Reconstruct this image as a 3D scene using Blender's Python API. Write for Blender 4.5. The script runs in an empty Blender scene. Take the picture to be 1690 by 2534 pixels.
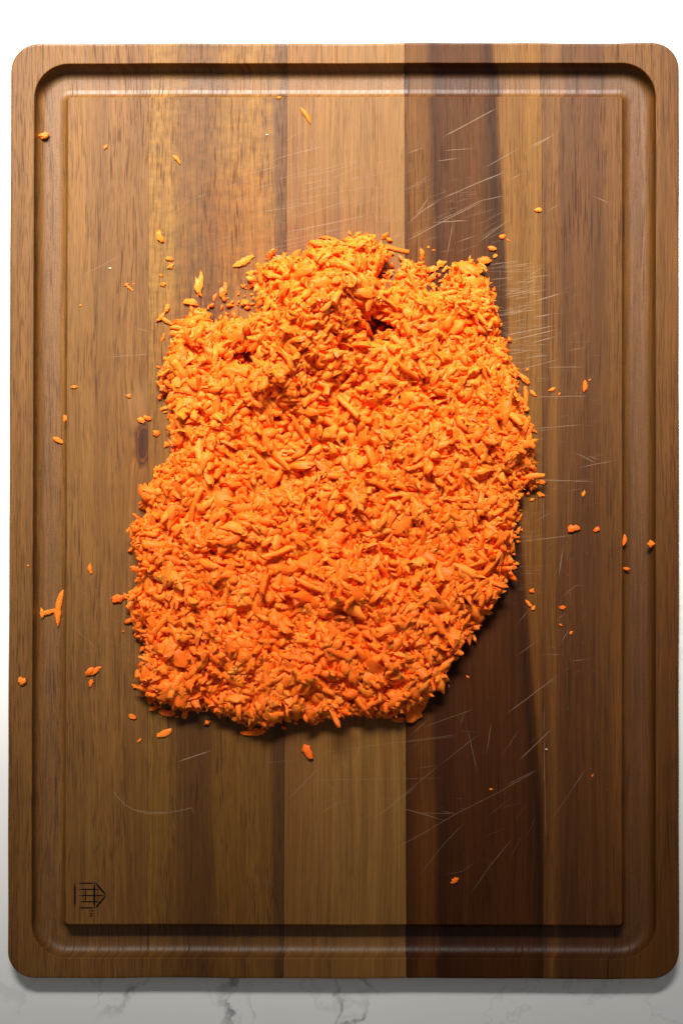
import bpy, bmesh, math, random
import numpy as np
from mathutils import Vector, Matrix, Euler

scene = bpy.context.scene
COL = scene.collection
R = math.radians
S = 0.36 / 1656.0          # metres for one pixel-sized step on the board's top
T = 0.0108                  # board thickness
CX, CY = 845.0, 1267.0

def wx(px): return (px - CX) * S
def wy(py): return (CY - py) * S

# ------------------------------------------------------------------ camera
D = 1.05
cam_d = bpy.data.cameras.new('camera')
cam = bpy.data.objects.new('camera', cam_d)
COL.objects.link(cam)
cam.location = (0, 0, T + D)
cam_d.sensor_fit = 'VERTICAL'
cam_d.sensor_height = 24.0
cam_d.lens = 24.0 * D / (2534 * S)
cam_d.clip_start = 0.05
cam_d.clip_end = 50
scene.camera = cam

# ------------------------------------------------------------------ light
w = bpy.data.worlds.new('World')
scene.world = w
w.use_nodes = True
bg = w.node_tree.nodes['Background']
bg.inputs['Color'].default_value = (1.0, 0.97, 0.93, 1)
bg.inputs['Strength'].default_value = 0.14

ld = bpy.data.lights.new('window_light', 'AREA')
ld.shape = 'RECTANGLE'
ld.size = 0.70
ld.size_y = 0.60
ld.energy = 5.9
ld.color = (1.0, 0.968, 0.91)
ld.spread = R(34)
lo = bpy.data.objects.new('window_light', ld)
COL.objects.link(lo)
lo.location = (-0.10, 0.90, 0.78)
aim = Vector((-0.05, 0.36, T))
lo.rotation_euler = (aim - lo.location).to_track_quat('-Z', 'Y').to_euler()

scene.view_settings.view_transform = 'Standard'
scene.view_settings.look = 'None'
scene.view_settings.exposure = 0.0
scene.view_settings.gamma = 1.0
scene.cycles.max_bounces = 12
scene.cycles.diffuse_bounces = 9

# ------------------------------------------------------------------ helpers
def tag(o, label=None, cat=None, group=None, kind=None):
    if label: o['label'] = label
    if cat: o['category'] = cat
    if group: o['group'] = group
    if kind: o['kind'] = kind
    return o

def link(name, me, mat=None, parent=None):
    o = bpy.data.objects.new(name, me)
    COL.objects.link(o)
    if mat and not me.materials: me.materials.append(mat)
    if parent: o.parent = parent
    return o

def lin(c):
    return tuple(((v / 255) / 12.92 if v / 255 <= 0.04045 else ((v / 255 + 0.055) / 1.055) ** 2.4) for v in c)

class G:
    """small node-graph writer"""
    def __init__(s, name):
        s.m = bpy.data.materials.new(name); s.m.use_nodes = True
        s.t = s.m.node_tree; s.t.nodes.clear()
        s.out = s.n('ShaderNodeOutputMaterial')
    def n(s, kind): return s.t.nodes.new(kind)
    def put(s, sock, v):
        if v is None: return
        if isinstance(v, bpy.types.NodeSocket): s.t.links.new(v, sock)
        elif isinstance(v, (tuple, list)):
            sock.default_value = (tuple(v) + (1,))[:len(sock.default_value)]
        else: sock.default_value = v
    def math(s, op, a, b=None, c=None, clamp=False):
        n = s.n('ShaderNodeMath'); n.operation = op; n.use_clamp = clamp
        for i, v in enumerate((a, b, c)): s.put(n.inputs[i], v)
        return n.outputs[0]
    def add(s, a, b): return s.math('ADD', a, b)
    def sub(s, a, b): return s.math('SUBTRACT', a, b)
    def mul(s, a, b): return s.math('MULTIPLY', a, b)
    def vec(s, x, y, z=0.0):
        n = s.n('ShaderNodeCombineXYZ')
        for i, v in enumerate((x, y, z)): s.put(n.inputs[i], v)
        return n.outputs[0]
    def noise(s, v, scale=1.0, detail=2.0, rough=0.5):
        n = s.n('ShaderNodeTexNoise'); s.put(n.inputs['Vector'], v)
        n.inputs['Scale'].default_value = scale; n.inputs['Detail'].default_value = detail
        n.inputs['Roughness'].default_value = rough
        return n.outputs['Fac']
    def rng(s, v, a, b, c, d, smooth=False):
        n = s.n('ShaderNodeMapRange'); n.clamp = True
        if smooth: n.interpolation_type = 'SMOOTHSTEP'
        s.put(n.inputs['Value'], v)
        for k, q in zip(('From Min', 'From Max', 'To Min', 'To Max'), (a, b, c, d)): s.put(n.inputs[k], q)
        return n.outputs[0]
    def ramp(s, f, stops):
        n = s.n('ShaderNodeValToRGB'); e = n.color_ramp.elements
        while len(e) < len(stops): e.new(0.5)
        for q, (p, c) in zip(e, stops):
            q.position = p; q.color = tuple(c) + (1,)
        s.put(n.inputs[0], f)
        return n.outputs[0]
    def mix(s, f, a, b, mode='MIX'):
        n = s.n('ShaderNodeMix'); n.data_type = 'RGBA'; n.blend_type = mode
        s.put(n.inputs[0], f)
        for i, v in ((6, a), (7, b)): s.put(n.inputs[i], v)
        return n.outputs[2]
    def grey(s, v):
        n = s.n('ShaderNodeCombineColor')
        for i in range(3): s.put(n.inputs[i], v)
        return n.outputs[0]
    def bump(s, h, strength, dist):
        n = s.n('ShaderNodeBump'); s.put(n.inputs['Height'], h)
        n.inputs['Strength'].default_value = strength; n.inputs['Distance'].default_value = dist
        return n.outputs[0]
    def pix(s):
        """board coordinates in thousandths: X to the right, Y downwards"""
        tc = s.n('ShaderNodeTexCoord'); sp = s.n('ShaderNodeSeparateXYZ')
        s.t.links.new(tc.outputs['Object'], sp.inputs[0])
        X = s.math('MULTIPLY_ADD', sp.outputs[0], 0.001 / S, CX / 1000)
        Y = s.math('MULTIPLY_ADD', sp.outputs[1], -0.001 / S, CY / 1000)
        Z = s.mul(sp.outputs[2], 0.001 / S)
        return X, Y, Z
    def bsdf(s, **kw):
        b = s.n('ShaderNodeBsdfPrincipled')
        for k, v in kw.items(): s.put(b.inputs[k.replace('_', ' ')], v)
        s.t.links.new(b.outputs[0], s.out.inputs['Surface'])
        return b

# ------------------------------------------------------------------ wood
# from the look in bright light, sheen included, to the wood's own albedo
def albedo(c):
    return tuple(k * v ** 0.8 for k, v in zip((0.272, 0.194, 0.070), lin(c)))
def wood(name, x0, x1, stops, seed, slope=0.0, curl=0.0, pores=1.0, knot=False, stain=False, tail=None, plen=11.0, pw=320.0, sheen=0.27):
    g = G(name)
    X, Y, Z = g.pix()
    w1 = g.sub(g.noise(g.vec(g.mul(X, 3.0), g.mul(Y, 1.3), seed), 1, 2), 0.5)
    w2 = g.sub(g.noise(g.vec(g.mul(X, 9.0), g.mul(Y, 5.0), seed + 3), 1, 2), 0.5)
    U = g.add(X, g.add(g.mul(w1, 0.040), g.mul(w2, 0.006)))
    U = g.add(U, g.mul(Z, 0.35))
    if knot:
        dx = g.math('DIVIDE', g.sub(X, 0.354), 0.026); dy = g.math('DIVIDE', g.sub(Y, 1.095), 0.072)
        kd = g.add(g.math('SQRT', g.add(g.mul(dx, dx), g.mul(dy, dy))), g.mul(g.sub(g.noise(g.vec(g.mul(X, 45.0), g.mul(Y, 18.0), 2.0), 1, 3), 0.5), 0.8))
        kf = g.math('EXPONENT', g.mul(g.mul(kd, kd), -0.55))
        U = g.add(U, g.mul(kf, -0.020))
    u = g.math('DIVIDE', g.sub(U, x0), x1 - x0)
    if slope:
        u = g.sub(u, g.mul(g.mul(g.sub(Y, 0.35), slope / (x1 - x0)), g.rng(u, 0.3, 0.85, 0.15, 1.0)))
    colr = g.ramp(u, [(p, albedo(q)) for p, q in stops])
    if tail:   # colour multiplied darker towards the plank's lower end
        f = g.rng(g.add(Y, g.mul(w1, 0.5)), 0.9, 1.7, 0.0, 1.0, True)
        colr = g.mix(f, colr, g.mix(1.0, colr, tail, 'MULTIPLY'))
    # broad bands, streaks, fine fibre
    b1 = g.noise(g.vec(g.mul(U, 22.0), g.mul(Y, 0.9), seed), 1, 3, 0.6)
    b2 = g.noise(g.vec(g.mul(U, 95.0), g.mul(Y, 2.4), seed + 7), 1, 4, 0.6)
    b3 = g.noise(g.vec(g.mul(U, 420.0), g.mul(Y, 9.0), seed + 11), 1, 2, 0.6)
    v = g.mul(g.rng(b1, 0.28, 0.72, 0.80, 1.17), g.rng(b2, 0.28, 0.72, 0.84, 1.13))
    v = g.mul(v, g.rng(b3, 0.25, 0.75, 0.80, 1.16))
    b4 = g.noise(g.vec(g.mul(U, 190.0), g.mul(Y, 0.8), seed + 17), 1, 2, 0.5)
    v = g.mul(v, g.rng(b4, 0.33, 0.67, 0.88, 1.08))
    sat = g.mix(g.rng(b1, 0.3, 0.7, 0.5, 0.0), (1, 1, 1), (1.0, 0.88, 0.74))
    colr = g.mix(1.0, colr, sat, 'MULTIPLY')
    if curl:
        cn = g.noise(g.vec(g.mul(X, 24.0), g.add(g.mul(Y, 58.0), g.mul(w2, 2.0)), seed + 5), 1, 3, 0.6)
        cm = g.rng(Y, 0.75, 1.15, 1.0, 0.15, True)
        cv = g.rng(cn, 0.32, 0.68, 1 - curl, 1 + curl)
        v = g.mul(v, g.add(1.0, g.mul(g.sub(cv, 1.0), cm)))
    colr = g.mix(1.0, colr, g.grey(v), 'MULTIPLY')
    # pores: short dark dashes along the grain
    pn = g.noise(g.vec(g.mul(U, pw), g.mul(Y, plen), seed + 21), 1, 1, 0.5)
    pm = g.noise(g.vec(g.mul(U, 26.0), g.mul(Y, 3.0), seed + 31), 1, 2, 0.5)
    pf = g.mul(g.rng(pn, 0.57, 0.65, 0.0, 1.0), g.rng(pm, 0.35, 0.65, 0.25, 1.0))
    pn2 = g.noise(g.vec(g.mul(U, 400.0), g.mul(Y, 22.0), seed + 41), 1, 1, 0.5)
    pf2 = g.mul(g.rng(pn2, 0.59, 0.68, 0.0, 0.8), g.rng(pm, 0.35, 0.65, 0.4, 1.0))
    pf = g.math('MAXIMUM', pf, pf2)
    colr = g.mix(g.mul(pf, 0.85 * pores), colr, g.mix(1.0, colr, (0.34, 0.24, 0.17), 'MULTIPLY'))
    if knot:
        ring = g.noise(g.vec(g.mul(kd, 7.0), g.mul(X, 8.0), seed), 1, 3)
        kk = g.rng(kd, 0.55, 1.0, 1.0, 0.0, True)
        colr = g.mix(kk, colr, g.mix(1.0, colr, g.ramp(ring, [(0.3, (0.10, 0.06, 0.035)), (0.5, (0.32, 0.21, 0.13)), (0.68, (0.75, 0.58, 0.42))]), 'MULTIPLY'))
        hal = g.mul(g.rng(kd, 1.0, 2.6, 0.35, 0.0, True), g.rng(Y, 0.98, 1.06, 1.0, 0.0))
        colr = g.mix(hal, colr, (0.33, 0.17, 0.06))
    if stain:
        sx = g.math('DIVIDE', g.sub(X, 0.585), 0.085); sy = g.math('DIVIDE', g.sub(Y, 0.535), 0.16)
        sd = g.add(g.add(g.mul(sx, sx), g.mul(sy, sy)), g.mul(g.sub(g.noise(g.vec(g.mul(X, 22.0), g.mul(Y, 11.0), 3.0), 1, 3), 0.5), 2.0))
        colr = g.mix(g.rng(sd, 0.2, 1.3, 0.75, 0.0, True), colr, g.mix(1.0, colr, (1.0, 0.82, 0.28), 'MULTIPLY'))
    jx = g.math('DIVIDE', g.sub(X, 0.815), 0.485); jy = g.math('DIVIDE', g.sub(Y, 1.195), 0.625)
    jd = g.add(g.math('SQRT', g.add(g.mul(jx, jx), g.mul(jy, jy))), g.mul(g.sub(g.noise(g.vec(g.mul(X, 13.0), g.mul(Y, 8.0), 6.0), 1, 4, 0.6), 0.5), 0.55))
    colr = g.mix(g.rng(jd, 0.92, 1.16, 0.55, 0.0, True), colr, g.mix(1.0, colr, (0.92, 0.74, 0.52), 'MULTIPLY'))
    hgt = g.add(g.mul(b3, 0.35), g.mul(pf, -0.9))
    cut = g.rng(Z, (T / S - 9) / 1000, (T / S - 2) / 1000, 1.0, 0.0)
    fuzz = g.noise(g.vec(g.mul(X, 260.0), g.mul(Y, 260.0), g.mul(Z, 260.0)), 1, 3, 0.7)
    rough = g.add(g.rng(b2, 0.2, 0.8, 0.43, 0.57), g.mul(pf, 0.2))
    rough = g.sub(rough, g.mul(cut, 0.02))
    colr = g.mix(g.mul(cut, g.rng(fuzz, 0.35, 0.65, 0.5, 0.0)), colr, g.mix(1.0, colr, (0.62, 0.52, 0.45), 'MULTIPLY'))
    hgt = g.add(hgt, g.mul(g.mul(cut, fuzz), 1.3))
    g.bsdf(Base_Color=colr, Roughness=rough, Specular_IOR_Level=g.add(sheen, g.mul(cut, 0.16)), Normal=g.bump(hgt, 0.24, 0.00016))
    return g.m

W = {}
W[0] = wood('acacia_even', 0.022, 0.368, [(0.0, (190, 142, 96)), (0.2, (198, 148, 102)), (0.45, (200, 152, 106)), (0.8, (196, 146, 98)), (1.0, (192, 142, 92))], 1.3, knot=True)
W[1] = wood('acacia_curly', 0.368, 0.704, [(0.0, (224, 178, 104)), (0.2, (216, 168, 94)), (0.32, (178, 128, 70)), (0.5, (168, 118, 60)), (0.62, (208, 156, 76)), (0.86, (214, 164, 92)), (0.97, (200, 150, 84)), (1.0, (150, 106, 62))], 4.7, curl=0.18, plen=15.0, pw=270.0, stain=True, tail=(0.74, 0.70, 0.62))
W[2] = wood('acacia_pale', 0.704, 1.003, [(0.0, (206, 154, 104)), (0.15, (200, 146, 98)), (0.45, (214, 164, 114)), (0.75, (216, 168, 118)), (0.92, (206, 156, 104)), (1.0, (220, 174, 120))], 9.1, pores=0.62, plen=4.5, pw=380.0)
W[3] = wood('acacia_heart', 1.003, 1.341, [(0.0, (100, 62, 40)), (0.06, (128, 84, 52)), (0.12, (164, 115, 72)), (0.20, (150, 103, 65)), (0.25, (86, 50, 30)), (0.34, (112, 68, 38)), (0.55, (122, 76, 42)), (0.635, (106, 66, 37)), (0.675, (78, 48, 30)), (0.71, (112, 71, 42)), (0.735, (184, 137, 98)), (1.0, (192, 147, 108))], 14.9, slope=0.066, sheen=0.14, pores=0.8, plen=7.0, pw=350.0, tail=(0.84, 0.68, 0.50))
W[4] = wood('acacia_brown', 1.341, 1.680, [(0.0, (116, 80, 54)), (0.08, (152, 106, 68)), (0.14, (182, 132, 82)), (0.2, (138, 92, 62)), (0.45, (138, 92, 60)), (0.58, (168, 120, 78)), (0.8, (176, 127, 84)), (1.0, (164, 115, 74))], 21.7, sheen=0.20, pores=0.85, plen=8.0, pw=300.0, tail=(0.82, 0.72, 0.58))

# ------------------------------------------------------------------ board geometry
def rect_ring(l, r, t, b, rad, wav=0.0, nside=28, ncor=14):
    """closed rounded rectangle in pixel-sized steps, clockwise from the top-left corner"""
    pts = []
    def corner(cx, cy, a0):
        for i in range(ncor + 1):
            a = R(a0 + 90.0 * i / ncor)
            pts.append((cx + rad * math.cos(a), cy - rad * math.sin(a)))
    def side(x0, y0, x1, y1, n):
        for i in range(1, n):
            f = i / n
            pts.append((x0 + (x1 - x0) * f, y0 + (y1 - y0) * f))
    # order: top-left, down the left side, bottom-left, bottom, bottom-right, right, top-right, top
    corner(l + rad, t + rad, 90)
    side(l, t + rad, l, b - rad, nside)
    corner(l + rad, b - rad, 180)
    side(l + rad, b, r - rad, b, nside)
    corner(r - rad, b - rad, 270)
    side(r, b - rad, r, t + rad, nside)
    corner(r - rad, t + rad, 0)
    side(r - rad, t, l + rad, t, nside)
    out = []
    for x, y in pts:
        tt = (y - 107) / 2313.0
        x -= 8.0 * tt * (1 - (x - 22) / 1658.0)
        y -= 3.0 * (x - 22) / 1658.0 * (1 - 2 * tt) * 0.9
        if wav:
            y += wav * (1.4 * math.sin(x * 0.0093 + 0.6) + 0.9 * math.sin(x * 0.021 + 2.0) + 0.5 * math.sin(x * 0.047))
            x += wav * (0.8 * math.sin(y * 0.006) + 0.5 * math.sin(y * 0.017 + 1))
        out.append((x, y))
    return out

OUT = (27, 1680, 107, 2421, 68)
GRO = (86, 1622, 158, 2370, 86)
def inset(q, d, minr=9):
    l, r, t, b, rad = q
    return (l + d, r - d, t + d, b - d, max(minr, rad - d))

GP = [(-2.0, 0), (-0.6, 0.35), (0.4, 1.8), (0.8, 7), (1.6, 17), (4, 26.5), (9, 33), (16, 37.6), (24, 39.7), (31, 40), (57, 40), (65, 39), (71.5, 36), (77, 29), (80.4, 17), (82.0, 6), (83.0, 1.0), (85, 0)]
TP = T / S
rings = []
for d, z in [(7, 0), (2, 3), (0, 8), (0, TP - 7), (0.6, TP - 3.5), (2.2, TP - 1.2), (4.6, TP - 0.2), (7, TP)]:
    rings.append((rect_ring(*inset(OUT, d), wav=0.6), z))
for d, z in GP:
    rings.append((rect_ring(*inset(GRO, d), wav=0.25), TP - z))

bm0 = bmesh.new()
vr = []
for pts, z in rings:
    vr.append([bm0.verts.new((wx(x), wy(y), z * S)) for x, y in pts])
nv = len(vr[0])
for a, b in zip(vr[:-1], vr[1:]):
    for i in range(nv):
        j = (i + 1) % nv
        bm0.faces.new((a[i], a[j], b[j], b[i]))
bm0.faces.new(list(reversed(vr[0])))
bm0.faces.new(vr[-1])
bmesh.ops.recalc_face_normals(bm0, faces=bm0.faces[:])
bm0.normal_update()
for f in bm0.faces: f.smooth = abs(f.normal.z) < 0.9995
# a few cross cuts so the flats are not one long face
for k in range(1, 8):
    y = wy(107 + 2313 * k / 8)
    bmesh.ops.bisect_plane(bm0, geom=bm0.verts[:] + bm0.edges[:] + bm0.faces[:], plane_co=(0, y, 0), plane_no=(0, 1, 0))
board_me = bpy.data.meshes.new('board_whole')
bm0.to_mesh(board_me); bm0.free()

board = bpy.data.objects.new('cutting_board', None)
COL.objects.link(board)
board.empty_display_size = 0.1
tag(board, 'large wooden cutting board with a juice groove lying on the white marble counter', 'cutting board')

CUTS = [(-400, -400), (369, 365), (711, 702), (1001, 1005), (1340, 1343), (2200, 2200)]   # joint at the top edge, at the bottom edge
def joint_plane(xt, xb):
    p0 = Vector((wx(xt), wy(107), 0)); p1 = Vector((wx(xb), wy(2421), 0))
    d = (p1 - p0).normalized()
    return p0, Vector((-d.y, d.x, 0))     # points to +x
for k in range(5):
    bm = bmesh.new(); bm.from_mesh(board_me)
    for side, (xt, xb) in ((0, CUTS[k]), (1, CUTS[k + 1])):
        if abs(xt) > 1900 or xt < 0: continue
        co, no = joint_plane(xt, xb)
        co = co + no * (0.35 * S if side == 0 else -0.35 * S)
        bmesh.ops.bisect_plane(bm, geom=bm.verts[:] + bm.edges[:] + bm.faces[:], plane_co=co, plane_no=no,
                               clear_inner=(side == 0), clear_outer=(side == 1))
        be = [e for e in bm.edges if len(e.link_faces) == 1]
        bmesh.ops.holes_fill(bm, edges=be, sides=0)
    bmesh.ops.recalc_face_normals(bm, faces=bm.faces[:])
    me = bpy.data.meshes.new('plank')
    bm.to_mesh(me); bm.free()
    me.set_sharp_from_angle(angle=R(32))
    for p in me.polygons: p.use_smooth = abs(p.normal.z) < 0.9995 and len(p.vertices) < 30
    o = link('plank', me, W[k], board)
    o['label'] = ['even tan plank along the left edge, with a knot', 'golden curly plank with an orange stain', 'palest plank in the middle',
                  'darkest plank with a pale sapwood strip', 'mid brown plank along the right edge'][k]

# ------------------------------------------------------------------ knife scars, emblem
def ribbon_mesh(name, lines):
    """lines: list of (points, width, strength); flat slivers just proud of the wood"""
    vs, fs, al = [], [], []
    for pts, wd, a in lines:
        n = len(pts)
        base = len(vs)
        for i, (x, y) in enumerate(pts):
            x0, y0 = pts[max(i - 1, 0)]; x1, y1 = pts[min(i + 1, n - 1)]
            dx, dy = x1 - x0, y1 - y0
            q = math.hypot(dx, dy) or 1
            nx, ny = -dy / q * wd / 2, dx / q * wd / 2
            t = 0.15 if i in (0, n - 1) else 1.0
            for sg in (-1, 1):
                vs.append((wx(x + sg * nx * t), wy(y + sg * ny * t), T + 0.00003))
                al.append(a * 0.62 * (0.2 if i in (0, n - 1) else random.uniform(0.55, 1.0)))
        for i in range(n - 1):
            b = base + 2 * i
            fs.append((b, b + 1, b + 3, b + 2))
    me = bpy.data.meshes.new(name)
    me.from_pydata(vs, [], fs)
    at = me.attributes.new('strength', 'FLOAT', 'POINT')
    at.data.foreach_set('value', np.array(al, dtype=np.float32))
    return me

random.seed(5)
raw = []
def Z(ox, oy, f, a, *segs):
    for sgm in segs:
        raw.append(([(ox + sgm[i] / f, oy + sgm[i + 1] / f) for i in range(0, len(sgm), 2)], a))
Z(360, 100, 2.412, 0.5, (820, 608, 965, 520), (760, 708, 1080, 627), (640, 795, 830, 735), (565, 852, 690, 820), (760, 838, 1090, 745), (850, 830, 1130, 775, 1300, 715),
  (640, 1030, 850, 1000, 1060, 955), (850, 960, 1345, 870), (880, 1060, 1230, 950), (880, 1140, 1260, 1060), (820, 1150, 1340, 1040), (125, 1110, 210, 1065), (120, 1060, 240, 985),
  (300, 715, 390, 690), (1420, 1055, 1515, 1015), (780, 1210, 1160, 1120), (700, 1260, 1000, 1180), (1440, 1185, 1560, 1145), (1500, 1130, 1568, 1095))
Z(1000, 100, 2.272, 0.62, (215, 545, 525, 378), (440, 720, 650, 605), (690, 605, 862, 520), (700, 612, 840, 538), (565, 795, 690, 738), (210, 890, 400, 806, 585, 732), (660, 705, 715, 690),
  (10, 1040, 100, 960, 210, 890), (10, 1130, 250, 1000, 440, 905), (170, 1020, 280, 975, 430, 900, 580, 870), (330, 1060, 405, 1042), (275, 1010, 240, 1220), (330, 1045, 330, 1110), (545, 1000, 550, 1090),
  (410, 1140, 600, 1000), (680, 1030, 750, 988), (790, 968, 890, 910), (145, 870, 60, 1000), (10, 520, 60, 490), (5, 640, 120, 598), (170, 680, 320, 660), (210, 620, 400, 607), (1050, 870, 1165, 920), (150, 1025, 370, 1010), (280, 1140, 420, 1090))
Z(1240, 640, 7.84, 0.85, (450, 385, 815, 158), (350, 560, 765, 330), (0, 750, 150, 680, 350, 570), (100, 700, 680, 590), (0, 780, 750, 605), (160, 800, 640, 725), (560, 850, 1220, 655), (130, 975, 620, 895),
  (0, 1055, 800, 985), (0, 1125, 600, 930), (110, 1100, 450, 1020), (540, 1165, 1080, 1050), (0, 1505, 1080, 1285), (130, 1600, 1100, 1365), (500, 1660, 1130, 1490), (800, 1700, 1015, 1635), (200, 460, 780, 430), (0, 630, 400, 600), (380, 265, 540, 240))
Z(1250, 560, 3.5636, 0.55, (0, 1095, 330, 1095), (190, 1165, 390, 1110), (100, 1270, 480, 1170), (240, 1505, 740, 1497), (240, 1785, 690, 1748), (240, 1810, 420, 1790), (240, 1830, 380, 1815), (710, 1670, 820, 1645),
  (630, 2135, 800, 2095, 990, 2060), (690, 2015, 860, 2068), (780, 2100, 880, 2090), (460, 1285, 600, 1290), (205, 1340, 420, 1340), (205, 1365, 415, 1362), (350, 1245, 700, 1240), (230, 2235, 790, 2250), (580, 2240, 595, 2140),
  (500, 820, 620, 832), (530, 1105, 730, 1060), (680, 1198, 725, 1198), (240, 1430, 330, 1440), (510, 2010, 600, 1990), (600, 1990, 820, 2100))
Z(1250, 1200, 3.134, 0.6, (450, 48, 610, 30), (100, 440, 530, 390), (840, 500, 870, 370), (800, 495, 815, 450), (655, 725, 715, 615), (425, 880, 545, 780, 620, 778), (375, 1065, 485, 980), (420, 1250, 500, 1100),
  (315, 1315, 455, 1315), (490, 1370, 645, 1348), (80, 1330, 270, 1190), (0, 1780, 150, 1670, 410, 1475), (450, 460, 410, 720), (440, 2000, 515, 1935), (595, 2200, 690, 2135), (525, 2351, 620, 2200), (100, 2140, 370, 1880),
  (0, 2330, 260, 2200), (295, 80, 293, 300), (300, 1950, 300, 2330), (220, 290, 370, 205), (370, 385, 400, 335), (510, 570, 570, 535), (670, 525, 705, 515), (520, 610, 550, 605), (90, 1080, 200, 950), (300, 1700, 298, 1950))
Z(640, 1750, 1.823, 0.5, (120, 430, 180, 370, 280, 265), (400, 400, 460, 408), (265, 485, 370, 425, 445, 425), (230, 490, 275, 440), (450, 520, 530, 462), (510, 512, 720, 350), (590, 445, 815, 260),
  (580, 655, 740, 570, 890, 480, 1070, 390, 1255, 285), (720, 765, 840, 610, 930, 520), (950, 850, 1040, 720, 1145, 590), (1310, 520, 1400, 390, 1470, 280), (625, 450, 740, 480, 845, 515), (640, 455, 845, 513), (700, 478, 900, 478), (810, 465, 895, 480), (590, 580, 620, 450),
  (670, 560, 705, 568), (700, 598, 722, 605), (985, 527, 1050, 535), (700, 278, 815, 262), (815, 262, 990, 125), (940, 90, 985, 295),
  (905, 95, 930, 10), (1025, 220, 1050, 60), (680, 130, 780, 40), (310, 580, 360, 605), (305, 605, 360, 635), (1285, 130, 1295, 600), (740, 90, 980, 5), (1170, 245, 1325, 95))
Z(640, 1750, 1.823, 0.28, (215, 330, 820, 320), (280, 205, 905, 123), (450, 180, 900, 130), (0, 255, 190, 235), (315, 280, 440, 360), (345, 235, 420, 280), (820, 760, 920, 740, 990, 690), (180, 510, 270, 580), (280, 330, 350, 370))
Z(0, 600, 3.733, 0.6, (735, 315, 900, 235, 1140, 110), (985, 1060, 1410, 1027), (630, 1103, 840, 1103), (1085, 1275, 1220, 1260), (1220, 780, 1440, 838), (880, 1890, 990, 1820), (1010, 170, 1140, 112))
Z(0, 1300, 3.617, 0.42, (770, 555, 965, 605), (600, 905, 650, 945), (605, 1030, 820, 1135), (690, 845, 770, 885), (610, 1095, 660, 1115), (690, 1260, 770, 1305), (660, 1325, 770, 1380), (700, 1405, 790, 1460),
  (600, 1545, 700, 1590), (870, 700, 960, 745), (740, 665, 860, 700), (640, 890, 910, 1140), (600, 970, 640, 1000), (740, 930, 830, 1000))
Z(0, 0, 0.9278, 0.9, (255, 1805, 268, 1828, 290, 1850, 315, 1862, 340, 1868, 380, 1867, 420, 1860, 440, 1855, 450, 1876), (300, 1857, 345, 1865, 400, 1866), (405, 1750, 490, 1722))

def seg(x, y, ang, ln):
    a = R(ang); n = 3 if ln < 60 else 5
    k = random.uniform(-0.02, 0.02)
    pts = []
    for i in range(n):
        f = i / (n - 1) - 0.5
        pts.append((x + math.cos(a) * ln * f + k * ln * f * f * math.sin(a) * 4, y - math.sin(a) * ln * f + k * ln * f * f * math.cos(a) * 4))
    return pts
def cluster(x0, x1, y0, y1, ang, sd, l0, l1, n, a0, a1):
    for _ in range(n):
        ln = random.uniform(l0, l1)
        raw.append((seg(random.uniform(x0, x1), random.uniform(y0, y1), random.gauss(ang, sd), ln), random.uniform(a0, a1)))
cluster(620, 990, 400, 620, 15, 4, 30, 150, 75, 0.10, 0.38)
cluster(440, 700, 450, 620, 18, 5, 20, 90, 26, 0.08, 0.3)
cluster(1225, 1345, 645, 905, 7, 4, 15, 90, 95, 0.15, 0.6)
cluster(1250, 1340, 900, 1500, 4, 6, 20, 75, 95, 0.10, 0.4)
cluster(1225, 1340, 640, 900, 90, 2, 20, 70, 40, 0.08, 0.3)
cluster(1010, 1240, 430, 640, 22, 10, 15, 90, 46, 0.10, 0.36)
cluster(1345, 1480, 700, 1250, 6, 6, 15, 70, 40, 0.08, 0.3)
cluster(680, 1330, 1790, 2160, 32, 30, 15, 90, 60, 0.06, 0.26)
cluster(170, 300, 1440, 1740, -27, 5, 12, 50, 34, 0.10, 0.36)
cluster(300, 330, 1500, 1640, -28, 5, 10, 30, 14, 0.12, 0.36)
cluster(180, 1520, 270, 2260, 20, 60, 4, 26, 90, 0.08, 0.35)
cluster(1350, 1500, 1280, 1700, 25, 40, 8, 40, 30, 0.1, 0.3)
lines = []
for pts, a in raw:
    if max(p[0] for p in pts) > 1533 or min(p[0] for p in pts) < 170: continue
    # break long straight cuts into slightly uneven runs
    q = [pts[0]]
    for p0, p1 in zip(pts[:-1], pts[1:]):
        m = max(1, int(math.hypot(p1[0] - p0[0], p1[1] - p0[1]) / 22))
        for i in range(1, m + 1):
            f = i / m
            q.append((p0[0] + (p1[0] - p0[0]) * f + random.gauss(0, 0.25), p0[1] + (p1[1] - p0[1]) * f + random.gauss(0, 0.25)))
    lines.append((q, random.uniform(1.0, 1.9) if a > 0.5 else random.uniform(0.8, 1.4), a))
g = G('scar_wood')
at = g.n('ShaderNodeAttribute'); at.attribute_name = 'strength'
d = g.n('ShaderNodeBsdfPrincipled'); d.inputs['Base Color'].default_value = (0.48, 0.33, 0.21, 1); d.inputs['Roughness'].default_value = 0.7
tr = g.n('ShaderNodeBsdfTransparent'); mx = g.n('ShaderNodeMixShader')
g.t.links.new(at.outputs['Fac'], mx.inputs[0]); g.t.links.new(tr.outputs[0], mx.inputs[1]); g.t.links.new(d.outputs[0], mx.inputs[2])
g.t.links.new(mx.outputs[0], g.out.inputs['Surface'])
sc = link('knife_scratches', ribbon_mesh('knife_scratches', lines), g.m, board)
tag(sc, 'fine pale knife scratches across the board', kind='stuff')

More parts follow.
